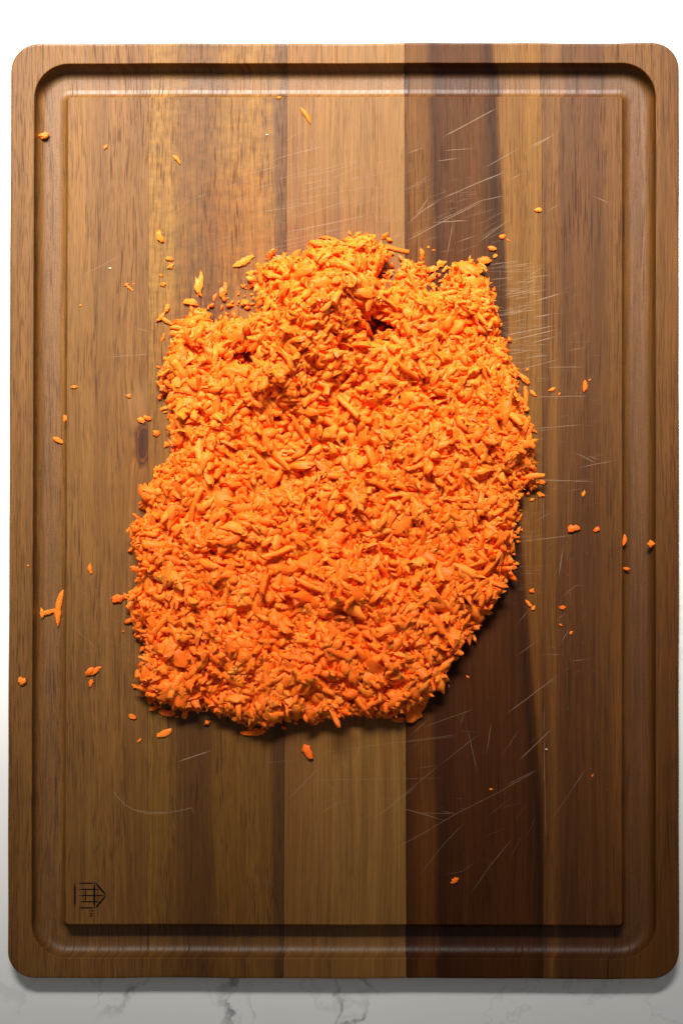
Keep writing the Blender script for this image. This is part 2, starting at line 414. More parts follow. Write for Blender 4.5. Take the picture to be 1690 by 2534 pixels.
def E(x, y): return (150 + x / 9.224, 2150 + y / 9.224)
em = []
for x0, y0, x1, y1, wd in [(335, 315, 335, 880, 28), (415, 330, 790, 328, 22), (415, 468, 905, 468, 20), (410, 610, 1045, 610, 20), (435, 750, 900, 752, 20), (420, 890, 790, 890, 24),
                           (780, 295, 780, 912, 30), (578, 470, 578, 750, 18), (795, 310, 1048, 607, 30), (1048, 603, 800, 900, 30),
                           (745, 938, 745, 977, 13), (660, 958, 745, 958, 12), (665, 1012, 740, 1012, 12), (740, 1012, 690, 1047, 12), (690, 1047, 740, 1083, 12), (740, 1083, 665, 1083, 12)]:
    n = 5
    em.append(([E(x0 + (x1 - x0) * i / n, y0 + (y1 - y0) * i / n) for i in range(n + 1)], wd / 9.224 * 1.35, 1.0))
eme = ribbon_mesh('emblem', em)
g = G('burnt_wood'); g.bsdf(Base_Color=(0.008, 0.005, 0.004), Roughness=0.9, Specular_IOR_Level=0.05)
eo = link('emblem', eme, g.m, board)
eo.location.z = 0.00002
eo['label'] = 'small burnt house emblem with TM in the lower left corner'

# ------------------------------------------------------------------ marble counter
g = G('marble')
X, Y, _z = g.pix()
n1 = g.sub(g.noise(g.vec(g.mul(X, 9), g.mul(Y, 9), 1.0), 1, 5, 0.6), 0.5)
n2 = g.sub(g.noise(g.vec(g.mul(X, 9), g.mul(Y, 9), 8.0), 1, 5, 0.6), 0.5)
brk = g.noise(g.vec(g.mul(X, 16), g.mul(Y, 16), 4.0), 1, 4, 0.6)
big = g.noise(g.vec(g.mul(X, 1.7), g.mul(Y, 1.7), 2.0), 1, 3)
colr = g.mix(g.rng(big, 0.35, 0.7, 0.0, 1.0), (0.92, 0.92, 0.91), (0.86, 0.865, 0.86))
def vein(colr, xc, slope, y0, y1, width, amp, dark):
    c = g.add(g.sub(g.sub(X, xc), g.mul(g.sub(Y, (y0 + y1) / 2), slope)), g.mul(n1, amp))
    f = g.rng(g.math('ABSOLUTE', c), 0.0, width, 1.0, 0.0, True)
    f = g.mul(f, g.rng(brk, 0.38, 0.62, 0.15, 1.0))
    e = g.mul(g.rng(Y, y0 - 0.03, y0 + 0.03, 0, 1), g.rng(Y, y1 - 0.03, y1 + 0.03, 1, 0))
    return g.mix(g.mul(g.mul(f, e), dark), colr, (0.24, 0.235, 0.24))
colr = vein(colr, 0.545, -0.15, 2.36, 2.80, 0.022, 0.16, 0.85)
colr = vein(colr, 0.555, -0.15, 2.36, 2.80, 0.007, 0.20, 0.9)
colr = vein(colr, 0.835, 0.05, 2.34, 2.62, 0.007, 0.12, 0.8)
colr = vein(colr, 0.905, -0.35, 2.34, 2.60, 0.014, 0.22, 0.75)
colr = vein(colr, 0.62, 0.3, 2.40, 2.62, 0.010, 0.2, 0.35)
colr = vein(colr, 0.33, -1.3, 2.40, 2.52, 0.024, 0.3, 0.55)
colr = vein(colr, 0.23, -0.4, 2.38, 2.50, 0.012, 0.3, 0.4)
colr = vein(colr, 0.262, 0.7, -0.30, 0.11, 0.012, 0.15, 0.35)
colr = vein(colr, 1.06, 1.2, -0.30, 0.12, 0.02, 0.2, 0.10)
rid = g.math('ABSOLUTE', g.sub(g.noise(g.vec(g.add(g.mul(X, 1.2), g.mul(n1, 0.5)), g.add(g.mul(Y, 0.8), g.mul(n2, 0.5)), 5.0), 1, 3), 0.5))
colr = g.mix(g.rng(rid, 0.0, 0.012, 0.22, 0.0), colr, (0.42, 0.42, 0.42))
g.bsdf(Base_Color=colr, Roughness=0.42, Specular_IOR_Level=0.35)
bm = bmesh.new()
bmesh.ops.create_cube(bm, size=1.0)
bmesh.ops.scale(bm, vec=(2.4, 1.9, 0.03), verts=bm.verts[:])
bmesh.ops.translate(bm, vec=(0, 0, -0.015), verts=bm.verts[:])
bmesh.ops.bevel(bm, geom=bm.edges[:], offset=0.003, segments=2, affect='EDGES')
me = bpy.data.meshes.new('countertop'); bm.to_mesh(me); bm.free()
ct = link('countertop', me, g.m)
tag(ct, 'white marble countertop with grey veins', kind='structure')

# ------------------------------------------------------------------ carrot materials
def carrot(name, heap):
    g = G(name)
    if heap:
        a = g.n('ShaderNodeAttribute'); a.attribute_name = 'tone'; tone = a.outputs['Fac']
    else:
        oi = g.n('ShaderNodeObjectInfo'); tone = oi.outputs['Random']
    tc = g.n('ShaderNodeNewGeometry')
    nz = g.noise(tc.outputs['Position'], 900, 3, 0.6)
    c = g.ramp(tone, [(0.0, (0.88, 0.130, 0.008)), (0.35, (0.93, 0.165, 0.012)), (0.75, (0.96, 0.188, 0.015)), (1.0, (0.97, 0.235, 0.024))])
    c = g.mix(g.rng(nz, 0.35, 0.7, 0.0, 0.30), c, (0.96, 0.23, 0.02))
    b = g.bsdf(Base_Color=c, Roughness=0.45, Specular_IOR_Level=0.14, Normal=g.bump(nz, 0.2, 0.0004))
    b.inputs['Subsurface Weight'].default_value = 0.7
    b.inputs['Subsurface Radius'].default_value = (1.0, 0.62, 0.40)
    b.inputs['Subsurface Scale'].default_value = 0.0009
    return g.m
M_shred = carrot('carrot_flesh', False)
M_heap = carrot('carrot_flesh_heap', True)
g = G('carrot_pulp'); g.bsdf(Base_Color=(0.94, 0.20, 0.018), Roughness=0.6, Specular_IOR_Level=0.1)
M_pulp = g.m

# ------------------------------------------------------------------ shred shapes (in pixel-sized steps)
RNG = np.random.default_rng(11)
def strip(L, Wd, Th, bend=0.0, arch=0.0, twist=0.0, taper=0.5, rag=0.14, ns=7, nc=6, rng=RNG):
    """a torn strip lying along x: (ns rings of nc points, closed by two torn caps)"""
    s = np.linspace(-0.5, 0.5, ns)
    prof = (1 - np.abs(2 * s) ** 3 * taper) * (1 + rng.normal(0, 0.12, ns))
    ang = np.arange(nc) / nc * 2 * np.pi
    V = []
    for i in range(ns):
        wv = Wd / 2 * prof[i] * (1 + rng.normal(0, rag, nc) * 0.9)
        hv = Th / 2 * (0.75 + 0.25 * prof[i]) * (1 + rng.normal(0, rag, nc) * 0.7)
        y = np.cos(ang) * wv; z = np.sin(ang) * hv
        tw = twist * s[i]
        y, z = y * np.cos(tw) - z * np.sin(tw), y * np.sin(tw) + z * np.cos(tw)
        endj = rag * Wd * (2.2 if i in (0, ns - 1) else 0.6)
        x = s[i] * L + rng.normal(0, 1, nc) * endj * 0.5
        y = y + bend * L * (4 * s[i] ** 2 - 0.33); z = z + arch * L * (0.33 - 4 * s[i] ** 2)
        V.append(np.stack([x, y, z], 1))
    V = np.concatenate(V)
    F = []
    for i in range(ns - 1):
        for k in range(nc):
            F.append((i * nc + k, i * nc + (k + 1) % nc, (i + 1) * nc + (k + 1) % nc, (i + 1) * nc + k))
    F.append(tuple(range(nc - 1, -1, -1))); F.append(tuple((ns - 1) * nc + k for k in range(nc)))
    return V, F
def flake(L, Wd, Th, rng=RNG, curl=0.2):
    """thin ragged flake"""
    return strip(L, Wd, Th, bend=rng.normal(0, 0.06), arch=curl, twist=rng.normal(0, 0.9), taper=0.5, rag=0.30, ns=7, nc=8, rng=rng)
def crumb(L, Wd, Th, rng=RNG):
    return strip(L, Wd, Th, bend=rng.normal(0, 0.05), arch=0.05, taper=0.75, rag=0.17, ns=4, nc=6, rng=rng)
def join(*parts):
    V, F = [], []
    for v, f in parts:
        b = sum(len(q) for q in V)
        V.append(v); F += [tuple(i + b for i in q) for q in f]
    return np.concatenate(V), F
def rotz(v, a):
    c, s_ = math.cos(a), math.sin(a)
    return v @ np.array([[c, s_, 0], [-s_, c, 0], [0, 0, 1]])

def to_mesh(name, V, F, smooth=True):
    me = bpy.data.meshes.new(name)
    me.from_pydata([tuple(p) for p in (V * S)], [], F)
    if smooth:
        me.polygons.foreach_set('use_smooth', [True] * len(me.polygons))
        me.set_sharp_from_angle(angle=R(40))
    me.materials.append(M_shred)
    return me

# ------------------------------------------------------------------ lie of the board, and the heap's height grid
GS = 3.0
GW, GH = int(1690 / GS) + 2, int(2534 / GS) + 2
def board_height():
    ys, xs = np.mgrid[0:GH, 0:GW] * GS
    l, r, t, b, rad = GRO
    tt = (ys - 107) / 2313.0
    xx = xs + 8.0 * tt * (1 - (xs - 22) / 1658.0)
    def inside(q, rad):
        l, r, t, b = q
        dx = np.maximum(np.maximum(l + rad - xx, xx - (r - rad)), 0); dy = np.maximum(np.maximum(t + rad - ys, ys - (b - rad)), 0)
        d = rad - np.hypot(dx, dy)
        din = np.minimum(np.minimum(xx - l, r - xx), np.minimum(ys - t, b - ys))
        return np.where((dx > 0) & (dy > 0), d, din)
    d = inside((l, r, t, b), rad)
    dep = np.interp(d, [p[0] for p in GP], [p[1] for p in GP])
    return TP - dep
H = board_height()

# ------------------------------------------------------------------ loose pieces, one by one
# x, y, length, width, angle, form, label
LOOSE = [
 (105, 329, 24, 18, 20, 'chip', 'orange carrot chip at the outer lip of the groove near the upper left corner'),
 (262, 364, 11, 9, 60, 'crumb', 'tiny carrot crumb high on the left plank, alone below the groove corner'),
 (439, 395, 30, 10, -50, 'sliver', 'short pointed carrot sliver near the top of the golden curly plank'),
 (396, 585, 30, 17, -70, 'chip', 'stubby upright carrot chip on the golden plank above the heap\'s upper left'),
 (420, 641, 20, 12, -10, 'chip', 'flat carrot chip with a ragged crumb just below it, upper left of heap'),
 (423, 659, 16, 11, 30, 'crumb', 'ragged carrot crumb touching under a flat chip, upper left of heap'),
 (690, 242, 12, 9, 10, 'crumb', 'small carrot crumb inside the top stretch of the juice groove'),
 (757, 285, 48, 11, -58, 'sliver', 'slim curved carrot sliver near the top centre, just under the groove'),
 (1331, 520, 18, 12, 5, 'chip', 'small carrot chip on the joint beside the pale sapwood strip, upper right'),
 (1242, 586, 16, 11, 15, 'chip', 'bright carrot chip farthest above the heap\'s upper right corner'),
 (1257, 594, 12, 3, -30, 'sliver', 'hair thin carrot thread beside a bright chip, above the upper right corner of heap'),
 (1217, 615, 19, 13, -5, 'chip', 'wedge of carrot, upper of two close above a broad chunk right of the heap top'),
 (1225, 634, 13, 12, 40, 'crumb', 'round carrot crumb, lower of two close above a broad chunk right of the heap top'),
 (1198, 646, 28, 23, 10, 'chunk', 'broad angular carrot chunk at the heap\'s upper right corner'),
 (400, 682, 11, 7, -10, 'crumb', 'brownish carrot crumb left of a folded upright flake'),
 (405, 704, 13, 11, 20, 'crumb', 'cube-like carrot crumb left of the big folded flake'),
 (320, 711, 26, 11, -45, 'tee', 'thin T shaped carrot flake alone on the left plank'),
 (331, 703, 10, 3, 15, 'sliver', 'minute carrot thread beside the T shaped flake'),
 (496, 703, 66, 24, 82, 'fold', 'tall folded carrot flake standing off the heap\'s upper left'),
 (603, 647, 56, 19, 28, 'slab', 'flat slanting carrot slice above the left shoulder of the heap'),
 (555, 719, 42, 22, 75, 'fold', 'crumpled carrot flake between the folded flake and the mound'),
 (532, 736, 22, 9, 70, 'sliver', 'small dull carrot sliver left of a crumpled flake, upper left of heap'),
 (472, 748, 36, 19, -8, 'chunk', 'short blocky carrot piece above the heap\'s left lobe'),
 (414, 764, 22, 17, 75, 'chip', 'small pointed carrot chip above a three-armed flake at the left'),
 (413, 794, 46, 22, -32, 'tee', 'three armed carrot flake at the far left of the heap\'s upper lobe'),
 (404, 835, 24, 7, 72, 'sliver', 'thin crescent of carrot below the three armed flake'),
 (319, 980, 14, 11, -20, 'crumb', 'round carrot crumb on the left plank a little above the knot'),
 (350, 1040, 19, 14, -30, 'chip', 'left one of two touching carrot chips above the knot'),
 (365, 1034, 22, 13, -15, 'chip', 'right one of two touching carrot chips above the knot'),
 (387, 1072, 19, 16, 10, 'chip', 'carrot chip just right of the knot'),
 (413, 1100, 15, 14, 50, 'crumb', 'dull carrot crumb between the knot and the heap'),
 (200, 756, 7, 6, 20, 'crumb', 'minute carrot fleck at the far left of the left plank'),
 (186, 958, 15, 9, 5, 'crumb', 'small carrot crumb beside the groove\'s inner edge, left side'),
 (161, 1036, 17, 11, 85, 'chip', 'upright carrot chip against the groove\'s inner wall, left side'),
 (139, 1088, 29, 13, -25, 'chunk', 'oblong carrot bit lying in the left groove'),
 (71, 1400, 8, 5, -20, 'crumb', 'minute carrot fleck on the board\'s left rim'),
 (224, 1408, 24, 13, -80, 'chip', 'thin upright rectangle of carrot on the left plank, left of heap'),
 (142, 1506, 98, 17, 82, 'sliver', 'longest stray carrot sliver, bowed and upright in the left groove'),
 (113, 1517, 40, 22, 15, 'tee', 'tailed carrot flake touching the long sliver in the left groove'),
 (293, 1481, 30, 20, 20, 'chunk', 'leaf shaped carrot chunk at the end of a short trail off the heap\'s left side'),
 (312, 1475, 16, 10, -50, 'crumb', 'small carrot link between a leaf shaped chunk and the heap, left side'),
 (333, 1463, 36, 16, 42, 'chunk', 'bean shaped carrot piece joining the heap\'s left edge to a short trail'),
 (232, 1661, 42, 24, 22, 'fold', 'torn carrot flake on the lower left plank above a small triangle'),
 (226, 1691, 17, 13, 80, 'chip', 'small carrot triangle under the torn flake, lower left'),
 (57, 1685, 22, 21, 10, 'chunk', 'plump carrot cube on the board\'s left rim'),
 (329, 1359, 17, 10, -20, 'crumb', 'flat brown-orange crumb left of the heap\'s middle'),
 (339, 1698, 24, 11, -15, 'chip', 'flat carrot chip beside the heap\'s lower left corner'),
 (329, 1773, 20, 12, -20, 'chip', 'carrot chip alone left below the heap\'s lower left corner'),
 (346, 1832, 12, 9, 40, 'crumb', 'lowest carrot crumb left below the heap'),
 (382, 1752, 22, 14, 30, 'chip', 'ridged carrot chip under the heap\'s lower left corner'),
 (408, 1814, 40, 18, 22, 'slab', 'ragged oval carrot slice lying below the heap\'s lower left'),
 (414, 1764, 42, 17, -8, 'slab', 'wide dim carrot slice tucked under the heap\'s lower left edge'),
 (459, 1764, 28, 16, 80, 'chip', 'upright carrot chip in the shade of the heap\'s lower edge'),
 (627, 1812, 68, 19, 4, 'slab', 'long flat carrot slab lying below the heap\'s lower edge'),
 (762, 1860, 36, 25, -65, 'chunk', 'thick carrot chunk farthest below the middle of the heap'),
 (1023, 1765, 50, 34, 60, 'chunk', 'biggest stray carrot lump, off the heap\'s lower right end'),
 (1041, 1752, 28, 16, 35, 'chip', 'carrot chip stuck to the big lump off the lower right end'),
 (1271, 1403, 18, 14, -15, 'crumb', 'pale carrot crumb off the heap\'s right flank, upper of two'),
 (1250, 1428, 20, 9, -20, 'sliver', 'curled carrot paring off the heap\'s right flank, lower of two'),
 (1315, 1462, 13, 12, 30, 'crumb', 'pinkish carrot crumb at the sapwood strip above three crumbs in a row'),
 (1305, 1490, 16, 8, -40, 'crumb', 'upper left one of three carrot crumbs in a slanting row'),
 (1311, 1498, 12, 9, -20, 'crumb', 'middle one of three carrot crumbs in a slanting row'),
 (1319, 1505, 13, 10, 60, 'crumb', 'lower right one of three carrot crumbs in a slanting row'),
 (1157, 1675, 9, 6, -30, 'crumb', 'tiny carrot crumb on the dark plank below the heap\'s lower right'),
 (1285, 1262, 9, 8, 0, 'crumb', 'tiny carrot crumb just off the heap\'s right edge'),
 (1336, 1224, 19, 12, -15, 'crumb', 'rough carrot crumb below the trailing strand at the right edge'),
 (1316, 1237, 12, 10, 30, 'crumb', 'faint brown carrot crumb below the trailing strand at right'),
 (982, 617, 64, 12, -14, 'bar', 'thin straight carrot strip sticking out right of the mound\'s top'),
 (825, 596, 74, 13, -20, 'sliver', 'thin bowed carrot strip lying out over the mound\'s top left'),
 (1006, 650, 28, 18, -30, 'chip', 'curled carrot chip between the mound and the right lobe, nearest the thin strip'),
 (992, 640, 18, 10, -50, 'crumb', 'thin carrot bit under the straight strip right of the mound'),
 (1068, 667, 28, 18, 10, 'chip', 'lone carrot chip in the notch of the right lobe\'s top'),
 (1089, 653, 24, 18, 40, 'chip', 'second carrot chip along the top of the right lobe'),
 (1072, 688, 13, 11, 10, 'crumb', 'small carrot crumb lying in the bare notch of the right lobe'),
 (1060, 612, 8, 6, 40, 'crumb', 'left of two specks of carrot above the right lobe'),
 (1073, 619, 9, 5, 10, 'crumb', 'right of two specks of carrot above the right lobe'),
 (1264, 908, 24, 18, -20, 'chip', 'triangular carrot chip off the heap\'s right shoulder'),
 (1293, 935, 40, 15, -42, 'chunk', 'slanting carrot plug off the right shoulder above a T shaped strip'),
 (1299, 987, 64, 20, 88, 'tee', 'upright T shaped carrot strip off the heap\'s right side'),
 (1318, 973, 22, 9, -45, 'sliver', 'little carrot spur right of the T shaped strip'),
 (1307, 1040, 22, 12, 80, 'chip', 'small upright carrot chip below the T shaped strip'),
 (1304, 915, 9, 7, 20, 'crumb', 'faint carrot speck above the slanting plug, right side'),
 (1365, 964, 17, 11, 20, 'crumb', 'pale carrot crumb right of the T shaped strip'),
 (1383, 975, 7, 5, 60, 'crumb', 'tiny dim speck right of the pale crumb, right side'),
 (1446, 956, 32, 12, 85, 'sliver', 'upright carrot sliver alone on the right plank'),
 (1458, 940, 8, 3, 30, 'sliver', 'tiny carrot thread above the upright sliver on the right plank'),
 (1443, 1221, 15, 9, 75, 'crumb', 'hooked little carrot crumb on the right plank, middle height'),
 (1417, 1308, 31, 18, 15, 'chunk', 'square-ended carrot chunk on the right plank, left of a smaller chip'),
 (1475, 1310, 16, 13, 35, 'chip', 'small toothed carrot chip right of a square-ended chunk'),
 (1547, 1337, 30, 12, 82, 'sliver', 'upright bean of carrot at the right groove\'s inner edge'),
 (1611, 1345, 17, 16, 0, 'crumb', 'six sided carrot dot in the right groove'),
 (1553, 1408, 17, 8, -8, 'chip', 'flat carrot chip in the right groove below the bean'),
 (1390, 1503, 18, 11, 0, 'crumb', 'rounded carrot crumb on the right plank below the scratches'),
 (1387, 1546, 9, 7, -20, 'crumb', 'brown carrot speck between two crumbs on the right plank'),
 (1412, 1566, 11, 8, 50, 'crumb', 'lowest orange crumb of three on the right plank'),
 (1465, 1919, 10, 5, 60, 'crumb', 'tiny dull carrot crumb low on the right plank'),
 (1124, 2179, 20, 15, 30, 'chip', 'lone carrot triangle low on the darkest plank'),
 (1214, 1953, 7, 6, 0, 'crumb', 'minute carrot speck low on the darkest plank'),
]
TONE_DULL = set()
def make_form(form, L, Wd, rng):
    if form == 'crumb': return crumb(L, Wd, min(Wd, L) * 0.5, rng)
    if form == 'chip':  return strip(L, Wd, Wd * 0.45, rng.normal(0, .05), 0.08, rng.normal(0, .3), 0.55, 0.15, 5, 8, rng)
    if form == 'chunk': return strip(L, Wd, Wd * 0.55, rng.normal(0, .05), 0.05, rng.normal(0, .3), 0.45, 0.13, 6, 8, rng)
    if form == 'sliver': return strip(L, Wd, Wd * 0.55, rng.choice([-1, 1]) * 0.07, 0.03, rng.normal(0, .4), 0.85, 0.09, 9, 6, rng)
    if form == 'bar': return strip(L, Wd, Wd * 0.5, 0.02, 0.02, 0.1, 0.1, 0.07, 8, 6, rng)
    if form == 'slab': return strip(L, Wd, Wd * 0.35, 0.03, 0.05, 0.25, 0.5, 0.12, 9, 8, rng)
    if form == 'fold':
        a = strip(L, Wd * 0.62, Wd * 0.22, 0.06, 0.10, 0.6, 0.6, 0.2, 8, 8, rng)
        b = strip(L * 0.62, Wd * 0.6, Wd * 0.22, -0.1, 0.14, -0.5, 0.5, 0.2, 6, 8, rng)
        vb = rotz(b[0], 0.35) + np.array([-L * 0.16, Wd * 0.18, Wd * 0.18])
        return join(a, (vb, b[1]))
    if form == 'tee':
        a = strip(L, Wd * 0.55, Wd * 0.3, 0.05, 0.06, 0.4, 0.3, 0.16, 8, 8, rng)
        b = strip(Wd * 1.25, Wd * 0.5, Wd * 0.28, 0.08, 0.08, 0.2, 0.7, 0.16, 6, 8, rng)
        vb = rotz(b[0], 1.35) + np.array([-L * 0.36, 0, Wd * 0.08])
        return join(a, (vb, b[1]))

def gi(x, y):
    return np.clip((y / GS + 0.5).astype(int), 0, GH - 1), np.clip((x / GS + 0.5).astype(int), 0, GW - 1)
OWN = -np.ones((GH, GW), dtype=int)

def name_for(form):
    return {'crumb': 'carrot_crumb', 'chip': 'carrot_chip', 'chunk': 'carrot_chunk', 'sliver': 'carrot_sliver', 'bar': 'carrot_strip', 'slab': 'carrot_slice', 'fold': 'carrot_flake', 'tee': 'carrot_flake'}[form]
rngL = np.random.default_rng(3)
loose_objs = []
for x, y, L, Wd, ang, form, label in LOOSE:
    V, F = make_form(form, L * 0.95, Wd * 0.9, rngL)
    V = rotz(V, R(ang))
    P = V.copy(); P[:, 1] *= -1
    r, c = gi(P[:, 0] + x, P[:, 1] + y)
    z = np.percentile(H[r, c] - V[:, 2], 92) + 0.2
    np.maximum.at(H, (r, c), z + V[:, 2])
    lm = to_mesh(name_for(form), V, F); lm.set_sharp_from_angle(angle=R(16))
    o = link(name_for(form), lm)
    o.location = (wx(x), wy(y), z * S)
    tag(o, label, 'carrot bit', 'stray carrot bits around the heap')
    loose_objs.append(o)

g = G('pale_crumb'); g.bsdf(Base_Color=(0.50, 0.44, 0.36), Roughness=0.6)
for x, y, L, label in [(661, 334, 8, 'white speck near the top of the golden curly plank'), (273, 664, 8, 'white speck high on the left plank under a long scratch'),
                       (1351, 1854, 8, 'cream speck low beside the joint of the two right planks')]:
    V, F = crumb(L * 0.8, L * 0.55, L * 0.35, rngL)
    me = to_mesh('pale_speck', V, F); me.materials.clear(); me.materials.append(g.m)
    o = link('pale_speck', me); o.location = (wx(x), wy(y), T + L * 0.15 * S)
    tag(o, label, 'crumb', 'pale specks on the board')

# ------------------------------------------------------------------ the heap
DS = 1.0778
OUTL = [(700, 578), (730, 572), (770, 572), (800, 562), (828, 550), (860, 560), (885, 572), (890, 600), (886, 640), (895, 662), (910, 640), (930, 612), (972, 606), (986, 628), (1000, 622), (1022, 640), (1042, 614), (1082, 600), (1105, 640), (1118, 660),
        (1122, 692), (1132, 718), (1142, 760), (1156, 800), (1170, 842), (1178, 885), (1188, 930), (1198, 962), (1214, 985), (1220, 1040), (1217, 1082), (1228, 1122), (1208, 1116), (1190, 1105), (1182, 1160), (1172, 1230), (1166, 1290), (1152, 1335),
        (1122, 1390), (1088, 1430), (1052, 1482), (1022, 1522), (1016, 1560), (1000, 1582), (962, 1608), (945, 1628), (880, 1640), (830, 1628), (770, 1640), (720, 1650), (660, 1638), (610, 1660), (560, 1645), (500, 1630), (440, 1618), (390, 1608),
        (342, 1590), (322, 1535), (346, 1500), (336, 1462), (312, 1440), (308, 1392), (325, 1350), (330, 1300), (314, 1262), (308, 1200), (345, 1192), (338, 1132), (362, 1098), (394, 1068), (408, 1030), (396, 985), (395, 930), (402, 905), (368, 893),
        (380, 850), (400, 800), (408, 752), (450, 715), (480, 694), (520, 700), (545, 698), (556, 660), (578, 648), (586, 690), (594, 690), (600, 655), (592, 628), (630, 598), (690, 602)]
poly = np.array(OUTL) * DS
ys, xs = np.mgrid[0:GH, 0:GW] * GS
def seg_dist(px, py, a, b):
    ab = b - a; t_ = np.clip(((px - a[0]) * ab[0] + (py - a[1]) * ab[1]) / (ab @ ab + 1e-9), 0, 1)
    return np.hypot(px - a[0] - t_ * ab[0], py - a[1] - t_ * ab[1])
inside = np.zeros((GH, GW), bool); dist = np.full((GH, GW), 1e9)
for i in range(len(poly)):
    a, b = poly[i], poly[(i + 1) % len(poly)]
    c = ((a[1] > ys) != (b[1] > ys)) & (xs < (b[0] - a[0]) * (ys - a[1]) / (b[1] - a[1] + 1e-9) + a[0])
    inside ^= c
    dist = np.minimum(dist, seg_dist(xs, ys, a, b))
sd = np.where(inside, dist, -dist)

def value_noise(cell, seed):
    r = np.random.default_rng(seed)
    n0, n1 = int(GH * GS / cell) + 3, int(GW * GS / cell) + 3
    g0 = r.random((n0, n1))
    fy, fx = ys / cell, xs / cell
    iy, ix = fy.astype(int), fx.astype(int)
    ty, tx = fy - iy, fx - ix
    ty, tx = ty * ty * (3 - 2 * ty), tx * tx * (3 - 2 * tx)
    return (g0[iy, ix] * (1 - tx) + g0[iy, ix + 1] * tx) * (1 - ty) + (g0[iy + 1, ix] * (1 - tx) + g0[iy + 1, ix + 1] * tx) * ty
nz = 0.5 * value_noise(120, 1) + 0.3 * value_noise(60, 2) + 0.2 * value_noise(34, 3)
nf = 0.6 * value_noise(46, 4) + 0.4 * value_noise(24, 5)

TH = np.interp(sd, [-1, 4, 26, 70, 150], [0, 6, 14, 23, 32]) * (0.40 + 1.2 * nz)
TH += np.interp(sd, [0, 40], [0, 1]) * ((nf - 0.5) * 46 + (value_noise(80, 9) - 0.5) * 30)
# tufts: rounded clumps with creases between
rt = np.random.default_rng(77)
F1 = np.full((GH, GW), 1e9)
for i_ in range(int(520 / 66), int(1800 / 66) + 1):
    for j_ in range(int(300 / 66), int(1340 / 66) + 1):
        px_, py_ = (j_ + rt.random()) * 66, (i_ + rt.random()) * 66
        a_ = rt.uniform(0, 3.14); k_ = rt.uniform(0.75, 1.25); m_ = rt.uniform(0.8, 1.35)
        u_ = (xs - px_) * math.cos(a_) + (ys - py_) * math.sin(a_); v_ = -(xs - px_) * math.sin(a_) + (ys - py_) * math.cos(a_)
        F1 = np.minimum(F1, np.hypot(u_ * k_, v_ / k_) / m_)
TH += np.interp(sd, [0, 36], [0.25, 1]) * (np.sqrt((1 - (F1 / 52) ** 2).clip(0)) * 34 - 12) * (0.7 + 0.6 * nz)
def blob(cx, cy, rx, ry, h, ang=0, p=2.0):
    a = R(ang); dx, dy = xs - cx, ys - cy
    u, v = dx * math.cos(a) + dy * math.sin(a), -dx * math.sin(a) + dy * math.cos(a)
    return h * np.exp(-((u / rx) ** 2 + (v / ry) ** 2))
# the tall wet mound, the right ridge, lesser swells and the hollows between
TH += np.minimum(sd / 30, 1).clip(0) * (blob(850, 680, 90, 80, 92) + blob(775, 790, 100, 95, 104) + blob(715, 920, 85, 85, 74) + blob(690, 700, 60, 60, 22)
      + blob(1060, 790, 120, 50, 26, -20) + blob(1130, 1050, 90, 140, 14) + blob(880, 1390, 130, 110, 16) + blob(700, 1620, 240, 60, 14) + blob(1000, 1560, 110, 80, 12))
TH -= blob(890, 985, 80, 30, 26, 20) + blob(640, 1040, 100, 34, 24, 30) + blob(760, 1180, 110, 26, 20, -15) + blob(560, 1480, 80, 30, 14, 20) + blob(950, 1240, 30, 70, 16)
for cx, cy, rx, ry in [(642, 752, 19, 36), (600, 886, 30, 20), (936, 815, 22, 34), (953, 690, 17, 34), (1072, 705, 22, 24)]:
    TH -= blob(cx, cy, rx, ry, 140)
for cx, cy, rx, ry in [(560, 770, 40, 50), (1010, 700, 40, 30)]:
    TH *= 1 - 0.5 * blob(cx, cy, rx, ry, 1.0)
HOLE = np.zeros((GH, GW), bool)
for cx, cy, rx, ry in [(634, 742, 20, 52), (606, 888, 38, 24), (938, 815, 30, 42), (950, 684, 20, 26), (1070, 702, 23, 24), (552, 880, 14, 12)]:
    HOLE |= ((xs - cx) / rx) ** 2 + ((ys - cy) / ry) ** 2 + (nf - 0.5) * 0.9 < 1
def blur(a, n):
    for _ in range(n):
        a = (a + np.roll(a, 1, 0) + np.roll(a, -1, 0) + np.roll(a, 1, 1) + np.roll(a, -1, 1)) / 5
    return a
HOLE |= (((xs - 575) / 78) ** 2 + ((ys - 745) / 66) ** 2 < 1) & (value_noise(34, 21) < 0.52)
TH *= (1 - 3.0 * blur(HOLE.astype(float), 170)).clip(0.16, 1)
TH *= 1 - 0.45 * np.where(xs < 760, blob(540, 800, 95, 90, 1.0), 0)
TH = np.where(inside & ~HOLE, TH, 0).clip(0)
TGT = TH + TP
gy, gx = np.gradient(TGT, GS)

def variants(n, fn):
    return [fn() for _ in range(n)]
U = RNG.uniform
VAR = variants(24, lambda: strip(U(22, 42), U(10, 16), U(9, 13), U(-.10, .10), U(-.03, .12), U(-.9, .9), U(.2, .6), 0.21, nc=8)) \
    + variants(8, lambda: strip(U(44, 70), U(9, 13), U(7, 10), U(-.12, .12), U(-.03, .10), U(-1, 1), U(.2, .6), 0.14, ns=8)) \
    + variants(26, lambda: crumb(U(10, 24), U(10, 18), U(9, 15))) \
    + variants(20, lambda: flake(U(20, 40), U(14, 25), U(6, 9), curl=U(.0, .20)))
def clump():
    parts = []
    for k in range(int(RNG.integers(3, 6))):
        v, f = strip(U(14, 30), U(8, 15), U(6, 11), U(-.12, .12), U(-.05, .15), U(-.9, .9), U(.3, .8), 0.24, ns=5, nc=6)
        a_, b_ = U(-.6, .6, 2)
        v = v @ np.array(Euler((a_, b_, U(0, 6.28))).to_matrix()).T + np.array([U(-11, 11), U(-11, 11), U(-4, 5)])
        parts.append((v, f))
    return join(*parts)
VAR += variants(22, clump)
